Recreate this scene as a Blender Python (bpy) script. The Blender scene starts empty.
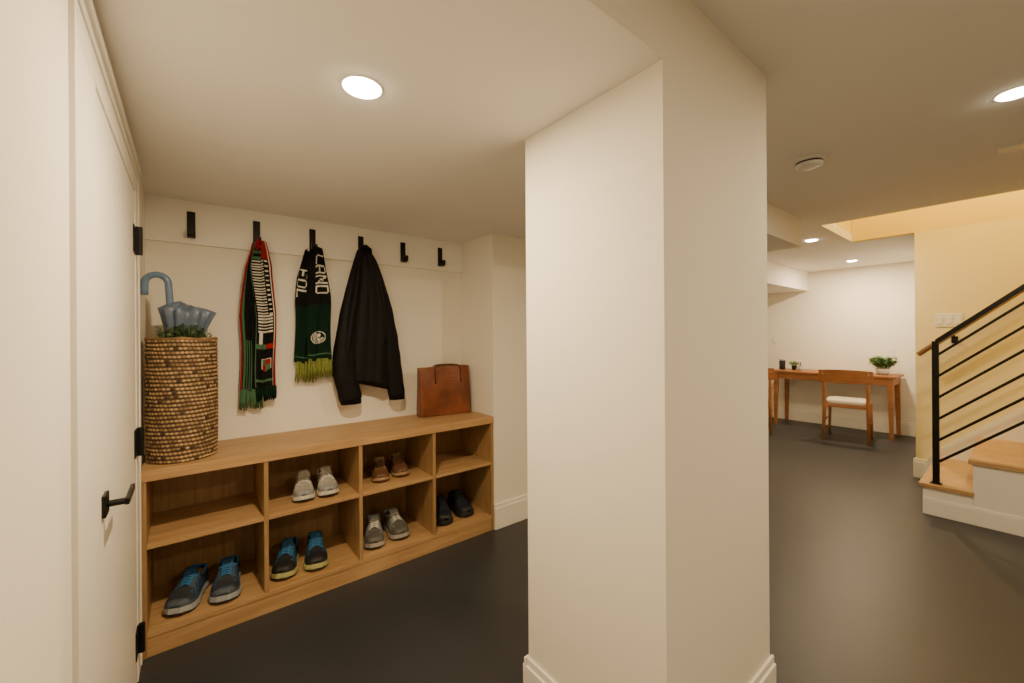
import bpy, math, random
from mathutils import Vector, Matrix
random.seed(7)
S=1.32
C=bpy.context.scene.collection
# ---------------------------------------------------------------- materials
def mat(name,col,rough=.6,metal=0,noise=.04,nscale=8,bump=0,bscale=60,trans=0,emis=None,estr=0,spec=.5,sheen=0):
    m=bpy.data.materials.new(name); m.use_nodes=True
    nt=m.node_tree; n=nt.nodes; l=nt.links
    p=n['Principled BSDF']
    p.inputs['Roughness'].default_value=rough
    p.inputs['Metallic'].default_value=metal
    p.inputs['Specular IOR Level'].default_value=spec
    if trans: p.inputs['Transmission Weight'].default_value=trans
    if sheen: p.inputs['Sheen Weight'].default_value=sheen
    tc=n.new('ShaderNodeTexCoord')
    nz=n.new('ShaderNodeTexNoise'); nz.inputs['Scale'].default_value=nscale; nz.inputs['Detail'].default_value=4
    l.new(tc.outputs['Object'],nz.inputs['Vector'])
    r=n.new('ShaderNodeValToRGB')
    r.color_ramp.elements[0].position=.3; r.color_ramp.elements[1].position=.7
    r.color_ramp.elements[0].color=[max(0,c*(1-noise)) for c in col]+[1]
    r.color_ramp.elements[1].color=[min(1,c*(1+noise)) for c in col]+[1]
    l.new(nz.outputs['Fac'],r.inputs['Fac']); l.new(r.outputs['Color'],p.inputs['Base Color'])
    if bump:
        b=n.new('ShaderNodeBump'); b.inputs['Strength'].default_value=bump; b.inputs['Distance'].default_value=.002
        n2=n.new('ShaderNodeTexNoise'); n2.inputs['Scale'].default_value=bscale; n2.inputs['Detail'].default_value=6
        l.new(tc.outputs['Object'],n2.inputs['Vector']); l.new(n2.outputs['Fac'],b.inputs['Height'])
        l.new(b.outputs['Normal'],p.inputs['Normal'])
    if emis:
        p.inputs['Emission Color'].default_value=list(emis)+[1]; p.inputs['Emission Strength'].default_value=estr
    return m
def wood(name,c1,c2,scale=(1.2,14,14),rough=.45):
    m=bpy.data.materials.new(name); m.use_nodes=True
    nt=m.node_tree; n=nt.nodes; l=nt.links; p=n['Principled BSDF']
    p.inputs['Roughness'].default_value=rough
    tc=n.new('ShaderNodeTexCoord'); mp=n.new('ShaderNodeMapping'); mp.inputs['Scale'].default_value=scale
    nz=n.new('ShaderNodeTexNoise'); nz.inputs['Scale'].default_value=3; nz.inputs['Detail'].default_value=8; nz.inputs['Distortion'].default_value=.6
    r=n.new('ShaderNodeValToRGB'); r.color_ramp.elements[0].position=.35; r.color_ramp.elements[1].position=.65
    r.color_ramp.elements[0].color=list(c1)+[1]; r.color_ramp.elements[1].color=list(c2)+[1]
    l.new(tc.outputs['Object'],mp.inputs['Vector']); l.new(mp.outputs['Vector'],nz.inputs['Vector'])
    l.new(nz.outputs['Fac'],r.inputs['Fac']); l.new(r.outputs['Color'],p.inputs['Base Color'])
    b=n.new('ShaderNodeBump'); b.inputs['Strength'].default_value=.08; b.inputs['Distance'].default_value=.001
    l.new(nz.outputs['Fac'],b.inputs['Height']); l.new(b.outputs['Normal'],p.inputs['Normal'])
    return m
M={}
M['wall']=mat('wall_paint',(.86,.82,.74),.75,noise=.012,nscale=2,bump=.05,bscale=180,spec=.25)
M['stairwall']=mat('stair_wall_lit_cream',(.87,.76,.44),.75,noise=.012,nscale=2,bump=.05,bscale=180,spec=.25)  # fainter yellow light from the stairwell, put into the lower wall colour
M['wellwall']=mat('stairwell_lit_yellow',(.86,.68,.20),.75,noise=.012,nscale=2,bump=.05,bscale=180,spec=.25)  # yellow lamp light of the stairwell painted into the wall colour
M['trim']=mat('trim_paint',(.88,.85,.79),.45,noise=.01)
M['ceil']=mat('ceiling_paint',(.87,.85,.82),.9,noise=.012,nscale=2,spec=.1)
M['floor']=mat('floor_coating',(.034,.036,.042),.42,noise=.12,nscale=1.5,bump=.12,bscale=90,spec=.42)
M['oak']=wood('oak_long',(.40,.24,.105),(.51,.32,.155))
M['oakv']=wood('oak_upright',(.30,.175,.075),(.40,.25,.115),(14,14,1.2))
M['tread']=wood('stair_oak',(.42,.25,.11),(.54,.34,.16),(14,1.2,14))
M['desk']=wood('cherry',(.26,.10,.035),(.36,.15,.055),(14,1.2,14))
M['rail']=wood('rail_oak',(.34,.19,.08),(.44,.26,.12),(14,1.2,1.2))
M['black']=mat('black_metal',(.012,.012,.013),.4,metal=.6,noise=.1)
M['white']=mat('white_plastic',(.8,.79,.76),.4,noise=.01)
M['grey']=mat('grey_plastic',(.35,.34,.33),.5)
M['cream']=mat('cream_fabric',(.62,.56,.46),.9,noise=.08,nscale=60,bump=.3,bscale=300)
M['leather']=mat('brown_leather',(.18,.052,.019),.38,noise=.35,nscale=9,bump=.3,bscale=90)
M['leather2']=mat('dark_leather',(.075,.022,.011),.5,noise=.2,nscale=9)
M['brass']=mat('brass',(.5,.35,.15),.3,metal=1)
M['jack']=mat('black_nylon',(.004,.004,.006),.65,noise=.2,nscale=20,bump=.15,bscale=14,spec=.22)
M['jack2']=mat('black_knit_cuff',(.003,.003,.004),.9,noise=.2,nscale=80,spec=.2)
M['kblack']=mat('knit_black',(.009,.010,.011),.95,noise=.3,nscale=200,bump=.5,bscale=300,spec=.1)
M['kgreen']=mat('knit_dark_green',(.006,.022,.014),.95,noise=.3,nscale=200,bump=.5,bscale=300,spec=.1)
M['kmint']=mat('knit_green',(.07,.16,.085),.95,noise=.2,nscale=200,bump=.5,bscale=300,spec=.1)
M['kred']=mat('knit_red',(.32,.015,.02),.95,noise=.2,nscale=200,bump=.5,bscale=300,spec=.1)
M['kwhite']=mat('knit_white',(.66,.64,.58),.95,noise=.1,nscale=200,bump=.5,bscale=300,spec=.1)
M['kolive']=mat('knit_olive',(.20,.23,.055),.95,noise=.3,nscale=100,spec=.1)
M['straw']=mat('straw',(.42,.275,.13),.75,noise=.35,nscale=25)
M['strawd']=mat('dark_rattan',(.060,.036,.020),.8,noise=.3,nscale=40)
M['straw2']=mat('straw_brown',(.24,.145,.066),.75,noise=.4,nscale=25)
M['leafm']=mat('leaf_green',(.075,.21,.04),.55,noise=.4,nscale=30)
M['leafp']=mat('leaf_pale',(.22,.32,.17),.6,noise=.3,nscale=30)
M['leafg']=mat('leaf_grey_green',(.09,.15,.07),.65,noise=.35,nscale=30)
M['umbh']=mat('umbrella_handle_blue',(.14,.23,.38),.25,noise=.05)
M['umbf']=mat('umbrella_fabric',(.12,.17,.27),.35,noise=.25,nscale=15)
M['steel']=mat('steel',(.5,.5,.5),.3,metal=1)
M['lamp']=mat('lamp_lens',(.9,.85,.75),.5,emis=(1,.86,.62),estr=45)
M['soil']=mat('soil',(.03,.02,.015),.95,noise=.3,nscale=60)
M['dark']=mat('dark_lining',(.012,.012,.013),.9)
# ---------------------------------------------------------------- mesh builder
class B:
    def __init__(s): s.v=[];s.f=[];s.m=[]
    def add(s,vs,fs,m=0):
        o=len(s.v); s.v+= [tuple(v) for v in vs]
        for f in fs: s.f.append(tuple(i+o for i in f)); s.m.append(m)
        return s
    def box(s,x0,x1,y0,y1,z0,z1,m=0):
        return s.add([(x0,y0,z0),(x1,y0,z0),(x1,y1,z0),(x0,y1,z0),(x0,y0,z1),(x1,y0,z1),(x1,y1,z1),(x0,y1,z1)],
          [(0,3,2,1),(4,5,6,7),(0,1,5,4),(1,2,6,5),(2,3,7,6),(3,0,4,7)],m)
    def hbox(s,x0,x1,y0,y1,z0,z1,m=0): return s.box(x0*S,x1*S,y0*S,y1*S,z0*S,z1*S,m)
    def loft(s,rings,cap0=True,cap1=True,m=0,closed=True):
        o=len(s.v); n=len(rings[0])
        for r in rings: s.v+=[tuple(p) for p in r]
        for i in range(len(rings)-1):
            for j in range(n if closed else n-1):
                k=(j+1)%n
                s.f.append((o+i*n+j,o+i*n+k,o+(i+1)*n+k,o+(i+1)*n+j)); s.m.append(m)
        if cap0: s.f.append(tuple(o+j for j in reversed(range(n)))); s.m.append(m)
        if cap1: s.f.append(tuple(o+(len(rings)-1)*n+j for j in range(n))); s.m.append(m)
        return s
    def tube(s,pts,r,seg=8,m=0,flat=1.0,up=None):
        pts=[Vector(p) for p in pts]; rings=[]
        prev=None
        for i,p in enumerate(pts):
            if i==0: t=pts[1]-p
            elif i==len(pts)-1: t=p-pts[i-1]
            else: t=pts[i+1]-pts[i-1]
            t.normalize()
            if prev is None:
                a=Vector(up) if up else (Vector((0,0,1)) if abs(t.z)<.9 else Vector((1,0,0)))
            else: a=prev
            n1=(a-t*a.dot(t)).normalized(); prev=n1; n2=t.cross(n1)
            rr=r[i] if isinstance(r,(list,tuple)) else r
            rings.append([p+n1*math.cos(q)*rr*flat+n2*math.sin(q)*rr for q in [2*math.pi*k/seg for k in range(seg)]])
        return s.loft(rings,m=m)
    def cyl(s,c,r0,r1,z0,z1,seg=24,m=0):
        return s.loft([[(c[0]+r*math.cos(a),c[1]+r*math.sin(a),z) for a in [2*math.pi*k/seg for k in range(seg)]] for r,z in((r0,z0),(r1,z1))],m=m)
    def lathe(s,prof,seg=32,m=0,c=(0,0),cap0=True,cap1=True):
        return s.loft([[(c[0]+r*math.cos(a),c[1]+r*math.sin(a),z) for a in [2*math.pi*k/seg for k in range(seg)]] for r,z in prof],m=m,cap0=cap0,cap1=cap1)
def mk(name,b,mats,parent=None,loc=(0,0,0),rot=(0,0,0),smooth=False,bevel=0,solid=0,sub=0,label=None,cat=None,kind=None,group=None):
    me=bpy.data.meshes.new(name); me.from_pydata(b.v,[],b.f)
    if not isinstance(mats,(list,tuple)): mats=[mats]
    for m in mats: me.materials.append(m)
    for p,mi in zip(me.polygons,b.m): p.material_index=mi; p.use_smooth=smooth
    me.update()
    o=bpy.data.objects.new(name,me); C.objects.link(o)
    o.location=loc; o.rotation_euler=rot
    if parent: o.parent=parent
    if solid:
        q=o.modifiers.new('s','SOLIDIFY'); q.thickness=solid; q.offset=0
    if sub:
        q=o.modifiers.new('u','SUBSURF'); q.levels=sub; q.render_levels=sub
    if bevel:
        q=o.modifiers.new('b','BEVEL'); q.width=bevel; q.segments=2; q.limit_method='ANGLE'
    if label: o['label']=label
    if cat: o['category']=cat
    if kind: o['kind']=kind
    if group: o['group']=group
    return o
def thing(name,label,cat,loc=(0,0,0),rot=(0,0,0),group=None):
    o=bpy.data.objects.new(name,None); o.empty_display_size=.05; C.objects.link(o)
    o.location=loc; o.rotation_euler=rot; o['label']=label; o['category']=cat
    if group: o['group']=group
    return o
def copy_thing(root,loc,rot=None,label=None):
    r=root.copy(); C.objects.link(r); r.location=loc
    if rot: r.rotation_euler=rot
    if label: r['label']=label
    def rec(src,dst):
        for ch in src.children:
            c=ch.copy(); c.parent=dst; C.objects.link(c); rec(ch,c)
    rec(root,r)
    return r
def struct(name,b,m,**k): return mk(name,b,m,kind='structure',**k)
# ---------------------------------------------------------------- room shell (units of camera height)
LC=1.532; HC=1.70; XL=-.128; CX=.717
struct('floor',B().hbox(-.4,5.6,-2.1,2.7,-.05,0),M['floor'])
b=B()
b.hbox(-.4,3.2,-2.1,2.7,HC,HC+.06)
b.hbox(3.2,5.6,.81,2.7,HC,HC+.06)
b.hbox(4.0,5.6,-2.1,.81,HC,HC+.06)
b.hbox(-.4,CX-.001,.431,2.7,LC,HC)
b.hbox(CX-.001,2.92,.838,2.7,LC,HC)
b.hbox(3.6,5.6,1.52,2.7,1.49,HC)
struct('ceiling',b,M['ceil'])
struct('wall_left',B().hbox(-.4,XL,.785,2.1,0,LC).hbox(-.4,-.1245,-2.1,.785,0,HC),M['wall'])
struct('wall_back',B().hbox(-.4,1.227,2.021,2.15,0,LC),M['wall'])
struct('wall_return',B().hbox(1.227,2.92,1.705,2.7,0,LC),M['wall'])
struct('wall_column',B().hbox(CX,1.225,.431,.84,0,HC).hbox(-.1245,CX,.427,.4305,LC-.0005,HC),M['wall'])
struct('wall_desk',B().hbox(5.5,5.6,-.1,2.7,0,HC),M['wall'])
struct('wall_end',B().hbox(2.92,5.6,2.6,2.7,0,HC),M['wall'])
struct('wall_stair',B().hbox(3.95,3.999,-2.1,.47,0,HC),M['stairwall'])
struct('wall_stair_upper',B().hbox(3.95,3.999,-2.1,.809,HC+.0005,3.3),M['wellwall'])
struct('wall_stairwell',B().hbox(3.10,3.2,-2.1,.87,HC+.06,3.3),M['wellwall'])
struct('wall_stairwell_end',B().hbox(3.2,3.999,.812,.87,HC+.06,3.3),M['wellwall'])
struct('ceiling_stairwell',B().hbox(3.1,4.05,-2.1,.87,3.3,3.36),M['wall'])
struct('wall_partition',B().hbox(3.999,5.5,.37,.47,0,HC),M['wall'])
struct('wall_rear',B().hbox(-.4,4.05,-2.2,-2.1,0,3.3),M['wall'])
# baseboards
BH=.130; T=.012
def bbx(b,x0,x1,y,s):
    y0,y1=sorted((y,y+s*T)); b.hbox(x0,x1,y0,y1,0,BH-.02)
    y0,y1=sorted((y,y+s*T*.6)); b.hbox(x0,x1,y0,y1,BH-.02,BH)
def bby(b,y0,y1,x,s):
    x0,x1=sorted((x,x+s*T)); b.hbox(x0,x1,y0,y1,0,BH-.02)
    x0,x1=sorted((x,x+s*T*.6)); b.hbox(x0,x1,y0,y1,BH-.02,BH)
b=B(); bbx(b,1.227,2.92,1.705,-1); bby(b,1.705-T,2.6,2.92,1); struct('baseboard_return',b,M['trim'],bevel=.003)
b=B(); bbx(b,CX-T,1.225+T,.431,-1); bbx(b,CX-T,1.225+T,.84,1); bby(b,.431,.84,CX,-1); bby(b,.431,.84,1.225,1); struct('baseboard_column',b,M['trim'],bevel=.003)
b=B(); bby(b,.47,2.6,5.5,-1); struct('baseboard_desk',b,M['trim'],bevel=.003)
b=B(); bby(b,.36,.47+T,3.95,-1); bbx(b,3.95,4.05,.47,1); struct('baseboard_stair',b,M['trim'],bevel=.003)
b=B(); bby(b,-2.1,.77,-.1245,1); struct('baseboard_left',b,M['trim'],bevel=.003)
b=B(); bbx(b,-.112,3.2,-2.1,1); struct('baseboard_rear',b,M['trim'],bevel=.003)
struct('trim_1',B().hbox(XL,1.227,2.008,2.021,1.366,LC),M['trim'])
b=B()
b.hbox(XL,-.1225,.812,.972,0,1.43); b.hbox(XL,-.1225,1.606,1.68,0,1.43); b.hbox(XL,-.1225,.813,1.679,1.4305,1.48)
b.hbox(XL,-.120,.80,.8115,0,1.4805); b.hbox(XL,-.120,1.6805,1.692,0,1.4805); b.hbox(XL,-.120,.80,1.692,1.481,1.50)
b.hbox(XL,-.1235,.9725,.9765,0,1.4295)
b.hbox(XL,-.114,.795,1.70,1.5005,1.517)
struct('trim_2',b,M['trim'],bevel=.0015)
door=struct('door_1',B().hbox(XL,-.1245,.978,1.603,.008,1.427),M['trim'],bevel=.002)
def hinge(z):
    bb=B().box(XL*S+.0046,XL*S+.008,1.555*S,1.602*S,z-.052,z+.052)
    bb.cyl((XL*S+.018,1.603*S),.010,.010,z-.054,z+.054,14)
    bb.box(XL*S+.008,XL*S+.018,1.596*S,1.606*S,z-.052,z+.052)
    mk('hinge',bb,M['black'],parent=door,smooth=False,label='black door hinge')
for z in (1.284,.70,.128): hinge(z*S)
hx=XL*S+.0046; hy=1.035*S; hz=.70*S
b=B(); b.box(hx,hx+.008,hy-.026,hy+.026,hz-.026,hz+.026)
hd=mk('lever_handle',b,M['black'],parent=door,bevel=.002,label='black lever handle on square plate')
b=B(); b.tube([(hx+.008,hy,hz),(hx+.042,hy,hz)],.008,12); b.box(hx+.038,hx+.047,hy-.010,hy+.120,hz-.008,hz+.008)
mk('lever',b,M['black'],parent=hd,bevel=.002)
# ---------------------------------------------------------------- recessed lights
def downlight(x,y,z,power,label,col=(1,.755,.455)):
    t=thing('recessed_light',label,'ceiling light',(x*S,y*S,z*S),group='recessed ceiling lights')
    mk('trim_ring',B().lathe([(.050,-.001),(.052,-.004),(.057,-.003),(.059,-.0005)],40,cap0=False,cap1=False),M['white'],parent=t,smooth=True)
    mk('lens',B().lathe([(.050,-.001),(.049,-.005),(.042,-.009),(.030,-.012),(.013,-.0135)],40),M['lamp'],parent=t,smooth=True)
    L=bpy.data.lights.new('lamp','AREA'); L.shape='DISK'; L.size=.06; L.energy=power; L.color=col
    o=bpy.data.objects.new('lamp',L); C.objects.link(o); o.location=(x*S,y*S,z*S-.015)
    return t
downlight(.29,.873,LC,26,'glowing round recessed downlight above the coat nook')
downlight(1.89,.012,HC,28,'glowing round recessed downlight in the main ceiling')
downlight(3.63,.98,HC,21,'glowing round recessed downlight near the stair opening')
downlight(4.97,1.02,HC,37,'glowing round recessed downlight above the desk')
downlight(.75,-.75,HC,23,'glowing round recessed downlight in the entry ceiling')
L=bpy.data.lights.new('stairwell_lamp','POINT'); L.energy=80; L.color=(1,.78,.25); L.shadow_soft_size=.1
o=bpy.data.objects.new('stairwell_lamp',L); C.objects.link(o); o.location=(3.4*S,-.1*S,2.6*S)
t=thing('smoke_detector','round white smoke detector on the ceiling','smoke detector',(1.954*S,.534*S,HC*S))
mk('base',B().lathe([(.07,0),(.07,-.012),(.066,-.014)],36),M['white'],parent=t,smooth=False)
mk('grille',B().lathe([(.058,-.013),(.058,-.024)],36),M['dark'],parent=t)
mk('cap',B().lathe([(.062,-.023),(.06,-.032),(.045,-.040),(.02,-.042)],36),M['white'],parent=t,smooth=True)
t=thing('access_plate','small white rectangular cover plate on ceiling','ceiling plate',(2.44*S,.02*S,HC*S))
mk('plate',B().box(-.05,.05,-.05,.05,-.006,0),M['white'],parent=t,bevel=.003)
# ---------------------------------------------------------------- shoe bench
X0,X1=-.124,1.225; F=1.705; BK=2.019
bw=thing('shoe_bench','oak open shoe bench with eight cubbies along the wall','bench',(X0*S,F*S,0))
W=(X1-X0)*S; D=(BK-F)*S; Ht=.586*S; tt=.028; pt=.019
def part(n,b,m,lab=None): return mk(n,b,m,parent=bw,bevel=.0015,label=lab)
part('bench_top',B().box(0,W,-.006,D,Ht-.045,Ht),M['oak'])
zb=.078*S
part('side_panel',B().box(0,pt,0,D-.008,0,Ht-.045),M['oakv'])
part('side_panel',B().box(W-pt,W,0,D-.008,0,Ht-.045),M['oakv'])
for k in (1,2,3):
    xc=W*k/4
    part('divider',B().box(xc-pt/2,xc+pt/2,0,D-.008,zb,Ht-.045),M['oakv'])
part('bottom_shelf',B().box(pt,W-pt,0,D-.008,zb-.022,zb),M['oak'])
zm=.352*S
for k in range(4):
    a=W*k/4+(pt if k==0 else pt/2); c=W*(k+1)/4-(pt if k==3 else pt/2)
    part('shelf',B().box(a,c,.003,D-.008,zm-.019,zm),M['oak'])
part('toe_kick',B().box(pt,W-pt,.004,.024,0,zb-.022),M['oak'])
part('back_panel',B().box(0,W,D-.008,D,0,Ht-.045),M['oakv'])
# ---------------------------------------------------------------- coat hooks
def hook():
    t=thing('coat_hook','matte black flat bar coat hook on white rail','coat hook',group='black coat hooks on the wall rail')
    mk('back_plate',B().box(-.017,.017,-.008,0,-.065,.070),M['black'],parent=t,bevel=.002)
    b=B(); b.loft([[(-.017,y0,z0),(.017,y0,z0),(.017,y1,z1),(-.017,y1,z1)] for y0,z0,y1,z1 in
       ((-.006,-.066,-.006,-.056),(-.038,-.066,-.034,-.056),(-.052,-.056,-.042,-.050),(-.058,-.026,-.048,-.026))])
    mk('prong',b,M['black'],parent=t,bevel=.002)
    return t
hk=hook(); hxs=[.006+.216*k for k in range(6)]
hz=1.437*S; hyy=2.008*S
hk.location=(hxs[0]*S,hyy,hz)
for k in range(1,6): copy_thing(hk,(hxs[k]*S,hyy,hz))
# ---------------------------------------------------------------- scarves
FONT={'L':["1....","1....","1....","1....","1....","1....","11111"],'A':[".111.","1...1","1...1","11111","1...1","1...1","1...1"],
'N':["1...1","11..1","1.1.1","1.1.1","1..11","1...1","1...1"],'D':["1111.","1...1","1...1","1...1","1...1","1...1","1111."],
'E':["11111","1....","1....","1111.","1....","1....","11111"],'O':[".111.","1...1","1...1","1...1","1...1","1...1",".111."]}
def text_hit(txt,a,bv):
    i=int(a//6); c=int(a%6)
    if i<0 or i>=len(txt) or c>4 or bv<0 or bv>=7: return False
    return FONT[txt[i]][int(bv)][c]=='1'
def tail(name,parent,path,width,pal,mats,nu=48,nv=240,rip=.010,ph=0):
    b=B()
    for j in range(nv+1):
        v=j/nv; cx,cz,cy=path(v); w=width(v)
        g=max(0,1-v*2.0)
        for i in range(nu+1):
            u=i/nu
            x=cx+(u-.5)*w+.006*math.sin(u*12+ph+v*2)*(.5+g)+.004*math.sin(v*9+ph)
            y=cy-rip*(1.0*math.sin(u*8+ph+v*2.6)*(.8+1.0*g)+.5*math.sin(u*17+v*6+ph))-.014*g*math.sin(u*math.pi)
            z=cz+.005*math.sin(u*5+ph)
            b.v.append((x,y,z))
    for j in range(nv):
        for i in range(nu):
            a=j*(nu+1)+i
            b.f.append((a,a+1,a+nu+2,a+nu+1)); b.m.append(pal((i+.5)/nu,(j+.5)/nv))
    return mk(name,b,mats,parent=parent,smooth=True,solid=.004)
def fringe(parent,cx,cz,cy,w,ln,m,n=22,lab=None):
    b=B()
    for i in range(n):
        u=(i+.5)/n; x=cx+(u-.5)*w; dx=random.uniform(-.006,.006)+(u-.5)*.012
        l=ln*random.uniform(.85,1.05); yy=cy+random.uniform(-.007,.007)
        b.tube([(x,yy,cz+.008),(x+dx*.5,yy-.003,cz-l*.5),(x+dx,yy+.002,cz-l)],[.0042,.0048,.0030],6)
    o=mk('fringe',b,m,parent=parent,smooth=True)
    if lab:o['label']=lab
def loopover(parent,m):
    b=B(); b.tube([(0,.014,-.05),(0,.012,-.01),(0,0,.012),(0,-.012,-.005),(0,-.02,-.05)],[.018,.018,.016,.018,.02],10,flat=.6)
    return mk('neck_fold',b,m,parent=parent,smooth=True)
zh=hz-.045
s1=thing('scarf','black, red and green striped knit scarf hanging from hook','scarf',(hxs[1]*S,hyy-.036,zh))
mats=[M['kblack'],M['kred'],M['kmint'],M['kwhite'],M['kgreen']]
def palA(u,v):
    if u<.08: return 1
    if u<.14: return 0
    if u<.24: return 2
    if v>.66 and u<.5: return 2 if int(u*24)%2 else 0
    return 0
def palB(u,v):
    if u<.05: return 2
    if u>.90: return 1
    if .83<u<.87: return 3
    if v<.12: return 1 if u>.4 else (2 if int(v*50)%2 else 0)
    if v<.50:
        if .10<u<.60: return 3 if (v*54)%1<.45 else 0
        if .66<u<.80: return 3 if int(v*92)%3==0 else 0
        return 0
    if v<.62:
        if .10<u<.80: return 3 if int(v*92)%2==0 else 0
        return 0
    if .62<v<.70 and .15<u<.30: return 3
    if .70<v<.735: return 1 if u>.5 else 2
    du=(u-.52)*.10; dv=(v-.85)*.80
    if abs(du)<.024 and -.040<dv<.033-abs(du)*.8:
        if abs(du)>.0205 or dv<-.036: return 3
        return 1 if (du>0)^(dv>-.005) else 2
    if .94<v<.96: return 2
    return 0
tail('scarf_tail',s1,lambda v:(-.010-.024*min(1,v*2),-.02-.80*v,.004),lambda v:.035+.063*min(1,v*6)**.7,palA,mats,ph=1)
fringe(s1,-.033,-.82,.004,.096,.105,M['kmint'],lab='green knotted fringe')
tail('scarf_tail',s1,lambda v:(.012+.024*min(1,v*2),-.005-.80*v,-.020),lambda v:.035+.060*min(1,v*6)**.7,palB,mats,ph=3)
fringe(s1,.037,-.805,-.020,.090,.075,M['kgreen'],lab='dark green fringe')
loopover(s1,M['kred'])
s2=thing('scarf','dark green knit scarf with white lettering and olive fringe','scarf',(hxs[2]*S,hyy-.036,zh))
def palC(txt,v0,top,rows,crest=None,h=.0145):
    def f(u,v):
        a=(v-v0)/h; r=(top-u)*rows
        if 0<=a and text_hit(txt,a,r): return 3
        if crest:
            du=(u-.45)*.12; dv=(v-crest)*.66; q=math.hypot(du,dv)
            if q<.037:
                if q>.033: return 3
                if q>.030: return 4
                if abs(du-dv*.55)<.0035: return 3
                if dv<-.004 and du>-.004 and du<.016 and abs(dv+.012)<.010-.4*abs(du-.008): return 3
                if du<-.003: return 3 if ((dv+abs(du)*.9)*110)%1<.5 else 4
                return 3 if dv>.004 and ((dv-du*.9)*110)%1<.5 else 4
        if abs(v-.95)<.006: return 2
        return 4 if v>.5 else 0
    return f
tail('scarf_tail',s2,lambda v:(-.024-.024*min(1,v*2),-.02-.66*v,.004),lambda v:.05+.055*min(1,v*4)**.7,palC('EOL',.17,.50,17,None,.0150),mats,ph=2)
fringe(s2,-.046,-.68,.004,.095,.115,M['kolive'],lab='olive yarn fringe')
tail('scarf_tail',s2,lambda v:(.018+.006*min(1,v*2),-.005-.66*v,-.022),lambda v:.05+.080*min(1,v*2.4)**.7,palC('LAND',.065,.90,11,.80,.0150),mats,ph=4)
fringe(s2,.025,-.665,-.022,.125,.11,M['kolive'],lab='olive yarn fringe')
loopover(s2,M['kblack'])
# ---------------------------------------------------------------- jacket
jk=thing('jacket','black nylon jacket hanging by its collar from hook','jacket',(hxs[3]*S+.004,hyy-.045,zh))
def interp(t,tab):
    for (a,va),(b_,vb) in zip(tab,tab[1:]):
        if t<=b_:
            k=(t-a)/(b_-a) if b_>a else 0
            return va+(vb-va)*k
    return tab[-1][1]
px=.0062
Lt=[(0,-3),(6,-7),(16,-10),(30,-14),(50,-19),(70,-24),(90,-27),(110,-30),(124,-31),(150,-31)]
Rt=[(0,3),(6,8),(14,13),(30,19),(50,25),(70,29),(90,32),(110,33),(130,33),(150,33)]
rings=[]
for k in range(52):
    d=145*k/51; l=interp(d,Lt)*px; r=interp(d,Rt)*px; z=.045-d*.0060
    cx=(l+r)/2; a=(r-l)/2; bb=.020+.062*min(1,d/60)
    ring=[]
    for q in range(96):
        an=2*math.pi*q/96; c,s_=math.cos(an),math.sin(an)
        fold=1+.26*math.sin(an*5+.6+d*.006)*min(1,d/40+.2)+.11*math.sin(an*11+1+d*.015)
        x=cx+a*c; y=(-bb*abs(s_)**.8*fold if s_<0 else .012*s_)
        zz=z+(.012*math.sin(x*20+1)-(.22*x if d>90 else 0)*(d-90)/44)*min(1,d/100)
        ring.append((x,y,zz))
    rings.append(ring)
mk('body',B().loft(rings),M['jack'],parent=jk,smooth=True)
def sleeve(pts,rr,nm='sleeve'):
    pv=[Vector((p[0]*px,p[1],-(p[2])*.0061+.045)) for p in pts]
    b=B(); fine=[];rf=[]
    n=len(pv)
    def cr(p0,p1,p2,p3,t): return .5*((2*p1)+(p2-p0)*t+(2*p0-5*p1+4*p2-p3)*t*t+(3*p1-p0-3*p2+p3)*t**3)
    for i in range(n-1):
        for k in range(8):
            t=k/8; fine.append(cr(pv[max(0,i-1)],pv[i],pv[i+1],pv[min(n-1,i+2)],t)); rf.append((rr[i]+(rr[i+1]-rr[i])*t)*(1+.03*math.sin((i*8+k)*1.3)))
    fine.append(pv[-1]); rf.append(rr[-1])
    b.tube(fine,rf,18,flat=.62,up=(0,1,0))
    s=mk(nm,b,M['jack'],parent=jk,smooth=True)
    e=fine[-1]; b=B(); b.tube([e+Vector((0,0,.006)),e+Vector((0,0,-.024))],[rf[-1]*.96,rf[-1]*.95],16,flat=.62,up=(0,1,0))
    mk('cuff',b,M['jack2'],parent=s,smooth=True)
sleeve([(-8,-.015,24),(-14,-.028,55),(-19,-.035,95),(-20,-.035,130),(-15,-.032,158)],[.02,.045,.062,.072,.066])
sleeve([(9,-.015,24),(18,-.028,55),(24,-.038,95),(28,-.04,130),(32,-.038,158)],[.02,.045,.056,.058,.054])
b=B()
b.tube([(-.030,-.02,.0),(-.024,-.042,.022),(0,-.045,.034),(.026,-.042,.018),(.040,-.02,-.01)],[.008,.013,.014,.013,.008],10)
mk('collar',b,M['jack2'],parent=jk,smooth=True)
b=B(); b.tube([(.004,-.062,-.10),(.012,-.080,-.3),(.02,-.086,-.5),(.028,-.088,-.72)],.003,6); mk('zipper',b,M['dark'],parent=jk,smooth=True)
b=B(); b.tube([(0,.0,.03),(0,.004,.055),(0,-.01,.05),(0,-.02,.03)],.003,6); mk('hanging_loop',b,M['jack2'],parent=jk)
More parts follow.
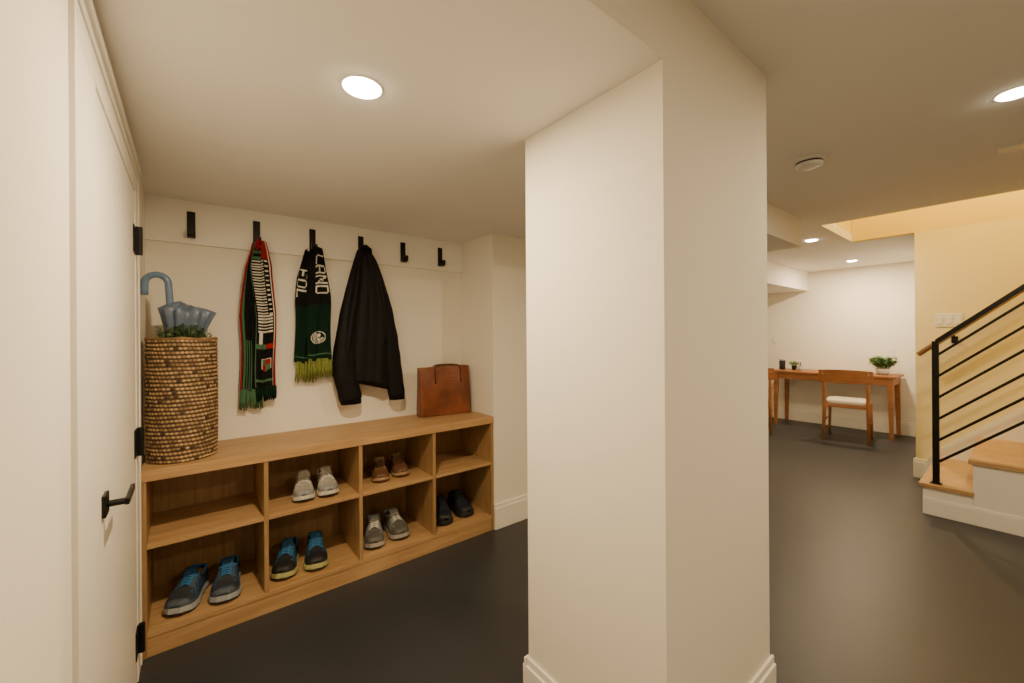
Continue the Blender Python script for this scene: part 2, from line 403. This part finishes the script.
# ---------------------------------------------------------------- tote bag
HT=Ht
tb=thing('tote_bag','brown leather zip tote bag standing on the bench','bag',(1.06*S,1.925*S,HT),(0,0,math.radians(-6)))
rings=[]
def bagtop(x): return .005*math.sin(x*14+.6)
for k in range(15):
    t=k/14; z=.002+.335*t; w=.188-.003*math.sin(t*3.1); d=.026*(1-t)+.024+.008*math.sin(t*math.pi)
    ring=[]
    for q in range(64):
        an=2*math.pi*q/64; c,s_=math.cos(an),math.sin(an); p=.2
        x=w*math.copysign(abs(c)**p,c); y=d*math.copysign(abs(s_)**p,s_)
        ring.append((x,y+.004*math.sin(x*25+t*5)*t,z+(bagtop(x)*max(0,t-.6)/.4)))
    rings.append(ring)
mk('bag_body',B().loft(rings),M['leather'],parent=tb,smooth=False,bevel=.002)
b=B(); b.tube([(x,0,.3375+bagtop(x)) for x in (-.17,-.085,0,.085,.17)],.003,8); mk('zipper',b,M['brass'],parent=tb,smooth=True)
for s_ in (-1,1):
    pts=[]
    for k in range(15):
        a=math.pi*k/14
        pts.append((-.095*math.copysign(abs(math.cos(a))**.5,math.cos(a))+.02,s_*(.030-.014*math.sin(a)),.315+.034*math.sin(a)**.6))
    pts=[(pts[0][0],s_*.042,.22)]+pts+[(pts[-1][0],s_*.042,.22)]
    b=B(); b.tube(pts,.005,8,flat=.6,up=(0,1,0)); mk('handle',b,M['leather2'],parent=tb,smooth=True)
# ---------------------------------------------------------------- basket
cxB,cyB=-.0205*S,1.835*S
bk=thing('basket','tall round woven basket in tan and dark brown on the bench','basket',(cxB,cyB,HT))
R=.1015*S; HB=.412*S; rows=31; cells=50
b=B(); nA=cells*6; nZ=rows*5
random.seed(3)
def shf(row): return (row*2)%6
for j in range(nZ+1):
    z=.0008+(HB-.0008)*j/nZ; rr=R*(.972+.028*math.sin(math.pi*j/nZ*.9))-.004
    row=j//5
    for i in range(nA):
        a=2*math.pi*i/nA
        ph=((i+shf(row))%6)/6
        bump=.0048*abs(math.sin(math.pi*j/5))*(.3+.7*abs(math.sin(math.pi*ph)))
        b.v.append(((rr+bump)*math.cos(a),(rr+bump)*math.sin(a),z+(.0010*math.sin(a*5+row) if j else 0)))
tone={}
for j in range(nZ):
    row=j//5
    for i in range(nA):
        k=(i+1)%nA
        b.f.append((j*nA+i,j*nA+k,(j+1)*nA+k,(j+1)*nA+i))
        ii=i+shf(row); ph=ii%6; key=(row,(ii//6)%cells)
        if key not in tone: tone[key]=random.random()
        t_=tone[key]; jj=j%5
        inside=(jj in (1,2,3) and ph in (1,2,3,4)) or (jj==2 and ph in (0,5))
        b.m.append((0 if t_<.66 else (2 if t_<.95 else 1)) if inside else 1)
mk('woven_wall',b,[M['straw'],M['strawd'],M['straw2']],parent=bk,smooth=True)
mk('basket_base',B().cyl((0,0),R*.93,R*.93,.001,.012,40),M['strawd'],parent=bk)
b=B(); b.tube([(R*.955*math.cos(a),R*.955*math.sin(a),HB+.002*math.sin(a*7)) for a in [2*math.pi*k/60 for k in range(61)]],.006,8); mk('rim',b,M['straw2'],parent=bk,smooth=True)
random.seed(11)
um=thing('umbrella','furled grey blue umbrella with pale blue hooked handle in basket','umbrella',(cxB-.005,cyB,HT+.02),(math.radians(1),math.radians(-3.2),0))
b=B(); b.tube([(0,0,0),(0,0,.70)],.005,8); mk('shaft',b,M['steel'],parent=um,smooth=True)
pts=[(0,0,.62),(0,0,.70),(0,0,.765)]+[(-.040+.040*math.cos(a),0,.775+.040*math.sin(a)) for a in [math.pi*k/12 for k in range(13)]]+[(-.082,0,.752),(-.084,0,.725)]
b=B(); b.tube(pts,.0135,12); mk('handle',b,M['umbh'],parent=um,smooth=True)
def canopy(par,top,spread,dx,ph):
    rings=[]; NQ=96
    def ring(t,z,rr,amp):
        return [((rr*(1+amp*math.sin(9*a+ph)+.08*math.sin(3*a))*math.cos(a)+dx*t**1.5),rr*(1+amp*math.sin(9*a+ph))*math.sin(a)*.75,z+.008*math.sin(9*a+ph)*t-.014*math.cos(a+ph)*t) for a in [2*math.pi*q/NQ for q in range(NQ)]]
    for k in range(16):
        t=k/15; z=.1+(top-.1)*t; rr=.012+spread*(.62*t+.38*t**5)
        rings.append(ring(t,z,rr,.13))
    rings.append(ring(1,top+.014,spread*.86,.12)); rings.append(ring(1,top+.024,spread*.6,.10)); rings.append(ring(1,top+.030,spread*.3,.08))
    mk('canopy',B().loft(rings),M['umbf'],parent=par,smooth=True)
canopy(um,.645,.082,.062,0)
def leafy(name,parent,n,cr,h,z0,lsize,mats,spread=1.2,stemr=.0012,root=.4,low=-.2,ey=1.0):
    b=B()
    for i in range(n):
        a=random.uniform(0,2*math.pi); r=cr*math.sqrt(random.random())
        base=Vector((r*root*math.cos(a),r*root*math.sin(a)*ey,z0))
        hh=h*random.uniform(.6,1)*(1-.15*(r/cr)**2); tip=Vector((r*spread*math.cos(a),r*spread*math.sin(a)*ey,z0+hh))
        mid=base.lerp(tip,.5)+Vector((0,0,hh*.12))
        b.tube([base,mid,tip],stemr,4,m=0)
        for k in range(8):
            t=.3+.7*k/7; p=base.lerp(mid,t*2) if t<.5 else mid.lerp(tip,t*2-1)
            aa=random.uniform(0,6.28); dr=Vector((math.cos(aa),math.sin(aa),random.uniform(low,.8))).normalized()
            sd=dr.cross(Vector((0,0,1))).normalized(); L_=lsize*random.uniform(.7,1.2)
            nrm=sd.cross(dr)
            q=[p,p+dr*L_*.5+sd*L_*.28,p+dr*L_,p+dr*L_*.5-sd*L_*.28,p+dr*L_*.5-nrm*L_*.08]
            b.add(q,[(0,1,4),(1,2,4),(2,3,4),(3,0,4)],random.choice((0,0,1)))
    return mk(name,b,mats,parent=parent)
fo=thing('foliage_bunch','bunch of green leafy sprigs poking out of basket','plant',(cxB+.010,cyB-.072,HT+.475))
leafy('sprigs',fo,110,.092,.140,.0,.022,[M['leafg'],M['leafp']],root=.85,spread=1.05,ey=.28)
# ---------------------------------------------------------------- shoes
WT=[(0,.014),(.03,.027),(.1,.035),(.25,.035),(.4,.037),(.55,.044),(.7,.050),(.82,.048),(.91,.041),(.97,.029),(1,.017)]
HTb=[(0,.060),(.04,.080),(.1,.088),(.22,.066),(.32,.068),(.42,.088),(.5,.082),(.6,.069),(.72,.054),(.85,.045),(.93,.037),(.98,.025),(1,.012)]
def shoe(name,label,group,cols,L=.285,wide=1.0,sole=.024,low=1.0,style=0):
    t=thing(name,label,'shoe',group=group)
    mu,ma,ms,ml,mtoe=cols
    def Y(q): return L*.5-q*L
    N=34; out=[]
    for i in range(N+1):
        q=i/N; out.append((interp(q,WT)*1.06*wide+.002,Y(q)+(0.004 if q==0 else (-.004 if q==1 else 0)),q))
    ringp=[(w,y,q) for w,y,q in out]+[(-w,y,q) for w,y,q in reversed(out)]
    rings=[]
    for k,(zz,sc) in enumerate(((0,.9),(.004,1),(.009,1.01),(sole*.6,1.02),(sole+.004,.98))):
        rings.append([(w*sc,y*(1 if sc>=1 else .99),zz+(.012*max(0,(q-.75)/.25)**2)+(.004*max(0,(.1-q)/.1))) for w,y,q in ringp])
    b=B().loft(rings)
    nr=len(ringp)
    b.m=[1 if f<2*nr else 0 for f in range(len(b.m))]
    mk('sole',b,[ms,M['dark'] if style<2 else mtoe],parent=t,smooth=False)
    def gapf(q): return .95*math.sin(math.pi*min(1,max(0,(q-.03)/.43)))**.5 if .03<q<.46 else 0
    NT=60; NA=30; b=B()
    for i in range(NT+1):
        q=i/NT; w=interp(q,WT)*wide; h=interp(q,HTb)*low; lift=.012*max(0,(q-.75)/.25)**2
        gap=gapf(q)
        for j in range(NA+1):
            s_=j/NA
            if s_<.5: a=(math.pi/2-gap)*(s_/.5)
            elif s_>.5: a=math.pi-(math.pi/2-gap)*((1-s_)/.5)
            else: a=math.pi/2
            c=math.cos(a); sn=math.sin(a)
            hh=h*abs(sn)**.7 if gap==0 else h*(math.sin(a)/max(.3,math.sin(math.pi/2-gap)))**.8 if s_!=.5 else h
            x=w*math.copysign(abs(c)**.6,c); z=sole-.003+lift+hh
            b.v.append((x,Y(q),z))
    for i in range(NT):
        q=(i+.5)/NT
        for j in range(NA):
            if .05<q<.45 and j in (NA//2-1,NA//2): continue
            a0=i*(NA+1)+j
            b.f.append((a0,a0+1,a0+NA+2,a0+NA+1))
            s_=(j+.5)/NA; e=min(s_,1-s_)
            m_=0
            if q>.90 or (q>.62 and e<.13): m_=2
            elif q<.14: m_=1
            elif .42<q<.66 and .33<e<.43: m_=2 if style==1 else 1
            elif .30<q<.76 and .06<e<.36 and int((q+e*.5)*18)%2==0 and style!=3: m_=1
            elif q<.4 and e<.12: m_=2
            b.m.append(m_)
    mk('upper',b,[mu,ma,mtoe],parent=t,smooth=True,solid=.003)
    b=B(); pts=[]
    for i in range(12):
        q=.04+.5*i/11; pts.append((interp(q,WT)*.9*wide,Y(q),sole+.012))
    pts=pts+[(-x,y,z) for x,y,z in reversed(pts)]
    b.add(pts,[tuple(range(len(pts)))]); mk('insole',b,M['dark'],parent=t)
    cl=[]
    for s_ in (1,-1):
        seq=[]
        for i in range(12):
            q=.05+.38*i/11; w=interp(q,WT)*wide; h=interp(q,HTb)*low; gap=gapf(q); a=math.pi/2-gap
            hh=h*(math.sin(a)/max(.3,math.sin(a)))**.8
            seq.append((s_*w*math.cos(a)**.6,Y(q),sole-.003+hh))
        cl.append(seq)
    path=list(reversed(cl[0]))+cl[1]
    b=B(); b.tube(path,.0055,6); mk('collar',b,ml if style==1 else ma,parent=t,smooth=True)
    b=B(); rings=[]
    for i in range(9):
        k=i/8; q=.64-.30*k; h=interp(max(q,.42),HTb)*low; z=sole+h+.001+.022*max(0,k-.5)/.5
        rings.append([(.021*math.sin(p)*(1+.25*k),Y(q)+.004*math.cos(p),z-.006*(1-math.cos(p))) for p in [(-1.4+2.8*r/8) for r in range(9)]])
    b.loft(rings,cap0=False,cap1=False,closed=False); mk('tongue',b,ma,parent=t,smooth=True,solid=.005)
    b=B()
    for i in range(5):
        q=.44+.045*i; q2=q+.03; w=.023
        for sg in (1,-1):
            pts=[]
            for r in range(7):
                f=-1+2*r/6; qq=q+(q2-q)*(f*sg+1)/2; h=interp(qq,HTb)*low
                pts.append((w*f,Y(qq),sole+h+.007-.009*f*f))
            b.tube(pts,.0030,5)
    for sg in (1,-1):
        b.tube([(0,Y(.44),sole+interp(.44,HTb)*low+.010),(sg*.015,Y(.43),sole+interp(.44,HTb)*low+.016),(sg*.032,Y(.46),sole+.065),(sg*.018,Y(.48),sole+interp(.46,HTb)*low+.006)],.0026,5)
    mk('laces',b,ml,parent=t,smooth=True)
    return t
def sm(n,c,r=.6): return mat(n,c,r,noise=.12,nscale=60,bump=.3,bscale=200)
sBlue=sm('shoe_blue',(.02,.09,.22)); sGrey=sm('shoe_grey',(.03,.037,.05)); sLite=sm('shoe_light_sole',(.36,.40,.43)); sWh=sm('shoe_white',(.62,.60,.55)); sSil=sm('shoe_silver',(.38,.36,.33),.4)
sTeal=sm('shoe_teal',(.02,.12,.24)); sBk=sm('shoe_black',(.012,.013,.016)); sYel=sm('shoe_lime_sole',(.46,.46,.20)); sBr=sm('shoe_brown',(.13,.060,.03),.5); sTan=sm('shoe_tan',(.36,.24,.13)); sMid=sm('shoe_midgrey',(.10,.095,.085)); sNav=sm('shoe_navy',(.010,.014,.030)); sBrt=sm('shoe_bright_blue',(.03,.17,.40)); sPale=sm('shoe_pale_grey',(.24,.26,.28)); sDg=sm('shoe_dark_blue_grey',(.06,.08,.11))
z1=zb+.0005; z2=zm+.0005
def pair(t,p1,p2,z,y1,y2,r1=0,r2=0,l2=None):
    t.location=(p1*S,y1*S,z); t.rotation_euler=(0,0,math.radians(r1))
    copy_thing(t,(p2*S,y2*S,z),(0,0,math.radians(r2)),l2)
pair(shoe('running_shoe','grey and blue running shoe with pale sole on lower shelf','blue running shoes',(sGrey,sBlue,sLite,sBrt,sDg),.255,1.15,.028,.95,1),-.008,.102,z1,1.830,1.815,-22,-10)
pair(shoe('sneaker','black and teal sneaker with lime sole on lower shelf','teal sneakers',(sBk,sTeal,sYel,sBrt,sBk),.25,1.1,.028,1.0,0),.298,.402,z1,1.832,1.822,-20,-10)
pair(shoe('trail_shoe','grey and white trail shoe on lower shelf','grey trail shoes',(sMid,sPale,sSil,sWh,sMid),.245,1.1,.027,1.0,0),.648,.752,z1,1.832,1.842,-18,0)
pair(shoe('sneaker','dark navy sneaker on lower shelf','navy sneakers',(sNav,sBk,sBk,sNav,sBk),.245,1.12,.024,1.05),.995,1.108,z1,1.835,1.85,-18,0)
pair(shoe('sneaker','silver white sneaker on upper shelf','silver sneakers',(sSil,sWh,sWh,sWh,sPale),.225,.98,.024,.92),.360,.446,z2,1.832,1.827,-10,-4)
pair(shoe('casual_shoe','brown leather casual shoe on upper shelf','brown shoes',(sBr,sTan,sTan,sBr,sBr),.225,.95,.018,.85,3),.683,.775,z2,1.85,1.86,-16,-6)
# ---------------------------------------------------------------- stairs
st=thing('staircase','oak staircase with white risers and closed white side','stairs',(3.2*S,.354*S,0))
RI=.168*S; RU=.186*S; SW=.75*S-.004
for i in range(11):
    y=-i*RU; zt=(i+1)*RI
    mk('tread',B().box(-.018 if i<9 else .001,SW,y-RU-.005,y+.022,zt-.030,zt),M['tread'],parent=st,bevel=.004)
    mk('riser',B().box(.012,SW,y-.012,y,i*RI,zt-.030),M['trim'],parent=st)
b=B()
for i in range(11): b.box(0,.012,-(i+1)*RU-.001,-i*RU,0,(i+1)*RI-.030)
mk('side_panel',b,M['trim'],parent=st)
b=B().box(-.014,0,-11*RU,0.0,0,.105); b.box(-.009,0,-11*RU,0,.105,.118); mk('base_trim',b,M['trim'],parent=st,bevel=.002)
b=B()
p0=(SW-.014)
def sk(y): return RI+(-y)*RI/RU+.10
b.add([(p0,.09,0),(p0,.09,.15),(p0,.03,sk(0)-.05),(p0,-11*RU,sk(-11*RU)),(p0,-11*RU,0)]+[(SW,.09,0),(SW,.09,.15),(SW,.03,sk(0)-.05),(SW,-11*RU,sk(-11*RU)),(SW,-11*RU,0)],
 [(0,1,2,3,4),(9,8,7,6,5),(0,5,6,1),(1,6,7,2),(2,7,8,3),(3,8,9,4),(4,9,5,0)])
mk('skirt_board',b,M['trim'],parent=st)
rl=thing('stair_railing','black metal stair railing with sloped parallel bars','railing',(3.235*S,.305*S,RI))
zt=.95*S-RI
mk('newel_post',B().box(-.018,.018,-.018,.018,0,zt+.008),M['black'],parent=rl,bevel=.002)
mk('foot_plate',B().box(-.03,.03,-.03,.03,0,.006),M['black'],parent=rl,bevel=.001)
sl=RI/RU; LEN=1.25*S
def bar(z,hw,hh,name):
    b=B(); y0,y1=.0,-LEN
    vs=[]
    for y in(y0,y1):
        zz=z+(-y)*sl
        vs+= [(-hw,y,zz-hh),(hw,y,zz-hh),(hw,y,zz+hh),(-hw,y,zz+hh)]
    b.add(vs,[(0,1,2,3),(7,6,5,4),(0,4,5,1),(1,5,6,2),(2,6,7,3),(3,7,4,0)])
    mk(name,b,M['black'],parent=rl)
bar(zt,.020,.020,'top_rail')
for k in range(6): bar((.872-.118*k)*S-RI,.009,.011,'bar')
mk('post',B().box(-.016,.016,-LEN-.016,-LEN+.016,LEN*sl-.1,zt+LEN*sl),M['black'],parent=rl)
hr=thing('wall_handrail','oak wall handrail on black brackets beside stairs','handrail',(3.90*S,.45*S,.855*S))
b=B(); b.tube([(0,0,0),(0,-1.6*S,1.6*S*sl)],.021,14); mk('rail',b,M['rail'],parent=hr,smooth=True)
for yy in (-.22,-.9):
    b=B(); z=-yy*sl; b.tube([(0,yy,z-.02),(.0,yy,z-.055),(.04,yy,z-.065),(.064,yy,z-.065)],.006,8); b.box(.058,.0655,yy-.02,yy+.02,z-.095,z-.035)
    mk('bracket',b,M['black'],parent=hr)
def plate(name,label,x,y,z,w,h,n,cat):
    t=thing(name,label,cat,(x*S,y*S,z*S))
    mk('cover_plate',B().box(-.006,0,-w/2,w/2,-h/2,h/2),M['white'],parent=t,bevel=.002)
    for k in range(n):
        c=-w/2+w*(k+.5)/n
        mk('rocker' if cat=='light switch' else 'socket',B().box(-.010,-.006,c-.016,c+.016,-.033,.033),M['trim'],parent=t,bevel=.001)
plate('light_switch','white triple rocker light switch on stair wall',3.95,.309,1.086,.165,.115,3,'light switch')
plate('wall_outlet','white electrical outlet below the desk',5.5,1.66,.36,.07,.115,1,'outlet')
plate('light_switch','white light switch on wall above desk',5.5,1.86,.93,.075,.115,1,'light switch')
plate('wall_outlet','white electrical outlet on wall beside the plant',5.5,.82,.80,.07,.115,1,'outlet')
# ---------------------------------------------------------------- desk
dk=thing('desk','reddish wood writing desk with tapered legs against wall','desk',(5.08*S,.73*S,0))
DD=.40*S; DW=1.03*S; DH=.600*S
mk('desk_top',B().box(0,DD,0,DW,DH-.028,DH),M['desk'],parent=dk,bevel=.004)
b=B(); b.box(.03,.05,.04,DW-.04,DH-.115,DH-.028); b.box(DD-.05,DD-.03,.04,DW-.04,DH-.115,DH-.028); b.box(.05,DD-.05,.035,.055,DH-.115,DH-.028); b.box(.05,DD-.05,DW-.055,DW-.035,DH-.115,DH-.028)
mk('apron',b,M['desk'],parent=dk)
mk('drawer',B().box(.024,.030,.40,.97,DH-.105,DH-.035),M['desk'],parent=dk,bevel=.002)
for x,sx in((.05,-1),(DD-.05,1)):
    for y,sy in((.06,-1),(DW-.06,1)):
        b=B(); b.loft([[(x+dx*r+sx*o,y+dy*r+sy*o,z) for dx,dy in((-1,-1),(1,-1),(1,1),(-1,1))] for z,r,o in((0,.018,.010),(DH-.028,.029,0))])
        mk('leg',b,M['desk'],parent=dk,bevel=.003)
def chair(loc,rot):
    c=thing('desk_chair','wooden desk chair with curved back and cream seat pad','chair',loc,(0,0,rot),group='wooden chairs at the desk')
    sw=.228; sd=.20; sh=.46
    mk('seat_frame',B().box(-sd,sd,-sw+.01,sw-.01,sh-.05,sh-.012),M['desk'],parent=c,bevel=.004)
    b=B(); rings=[]
    for z,s_ in((sh-.012,.97),(sh+.004,1.0),(sh+.028,.99),(sh+.040,.93),(sh+.044,.8)):
        rings.append([((sd-.005)*s_*math.copysign(abs(math.cos(a))**.35,math.cos(a)),(sw-.015)*s_*math.copysign(abs(math.sin(a))**.35,math.sin(a)),z) for a in [2*math.pi*k/40 for k in range(40)]])
    mk('seat',b.loft(rings),M['cream'],parent=c,smooth=True)
    for sy in(-1,1):
        b=B(); b.tube([(sd-.02,sy*(sw-.025),sh-.03),(sd+.01,sy*(sw-.015),0)],[.020,.013],10); mk('leg',b,M['desk'],parent=c,smooth=True)
        b=B(); b.tube([(-sd-.055,sy*(sw-.012),0),(-sd+.01,sy*(sw-.02),sh-.03),(-sd-.01,sy*(sw-.02),sh+.16),(-sd-.07,sy*(sw-.015),sh+.40)],[.014,.022,.019,.015],10); mk('leg',b,M['desk'],parent=c,smooth=True)
        b=B(); b.tube([(-sd,sy*(sw-.02),.24),(sd,sy*(sw-.02),.24)],.010,8); mk('side_stretcher',b,M['desk'],parent=c,smooth=True)
    b=B(); rings=[]
    for k in range(15):
        f=-1+2*k/14; y=f*(sw+.03); xo=-sd-.045-.035*(1-f*f)
        zt_=sh+.425-.012*f*f; zb_=sh+.255+.006*f*f
        rings.append([(xo,y,zb_),(xo+.018,y,zb_),(xo-.012,y,zt_),(xo-.030,y,zt_)])
    mk('backrest',b.loft(rings),M['desk'],parent=c,smooth=False,bevel=.003)
    return c
ch=chair((4.91*S,1.045*S,0),math.radians(6))
copy_thing(ch,(4.66*S,1.79*S,0),(0,0,math.radians(20)),'wooden desk chair with cream seat beside desk end')
def potted(loc,name,label,r,h,pm,n,lr,lh,ls):
    t=thing(name,label,'plant',loc)
    mk('pot',B().lathe([(r*.6,0),(r*.85,h*.35),(r,h),(r*.92,h),(r*.85,h*.8)],28),pm,parent=t,smooth=True)
    mk('soil',B().cyl((0,0),r*.88,r*.88,h*.78,h*.84,24),M['soil'],parent=t)
    leafy('foliage',t,n,lr,lh,h*.8,ls,[M['leafm'],M['leafp']],low=-.6)
    return t
potted((5.28*S,.855*S,DH),'potted_plant','bushy green plant in a white bowl pot on the desk',.076,.080,M['white'],120,.120,.17,.045)
potted((5.30*S,1.60*S,DH),'potted_plant','small green plant in a dark pot on the desk',.035,.06,M['dark'],26,.06,.08,.03)
t=thing('tumbler','black and silver insulated cup on the desk','cup',(5.28*S,1.71*S,DH))
mk('cup_body',B().lathe([(.032,0),(.038,.01),(.040,.13)],24),M['dark'],parent=t,smooth=True)
mk('lid',B().lathe([(.041,.13),(.041,.15),(.03,.155)],24),M['steel'],parent=t,smooth=True)
t=thing('pencil_cup','small dark pen cup holding pens on desk','pen holder',(5.22*S,1.52*S,DH))
mk('cup_body',B().lathe([(.028,0),(.032,.005),(.032,.07)],24),M['grey'],parent=t,smooth=True)
for k in range(3):
    b=B(); b.tube([(0,0,.03),(.02*math.cos(k*2),.02*math.sin(k*2),.12)],.0035,6); mk('pen',b,M['dark'],parent=t)
# ---------------------------------------------------------------- world, camera
w=bpy.data.worlds.new('world'); bpy.context.scene.world=w; w.use_nodes=True
w.node_tree.nodes['Background'].inputs[0].default_value=(1,.82,.6,1); w.node_tree.nodes['Background'].inputs[1].default_value=.05
cd=bpy.data.cameras.new('camera'); cam=bpy.data.objects.new('camera',cd); C.objects.link(cam)
cd.sensor_width=36; cd.clip_start=.02
cd.lens=406*36/1024; cd.shift_y=-5.5/1024
cam.matrix_world=Matrix.Translation((0,0,S))@Matrix.Rotation(-math.radians(38.42),4,'Z')@Matrix.Rotation(math.radians(90),4,'X')@Matrix.Rotation(-math.radians(.38),4,'Z')
bpy.context.scene.camera=cam
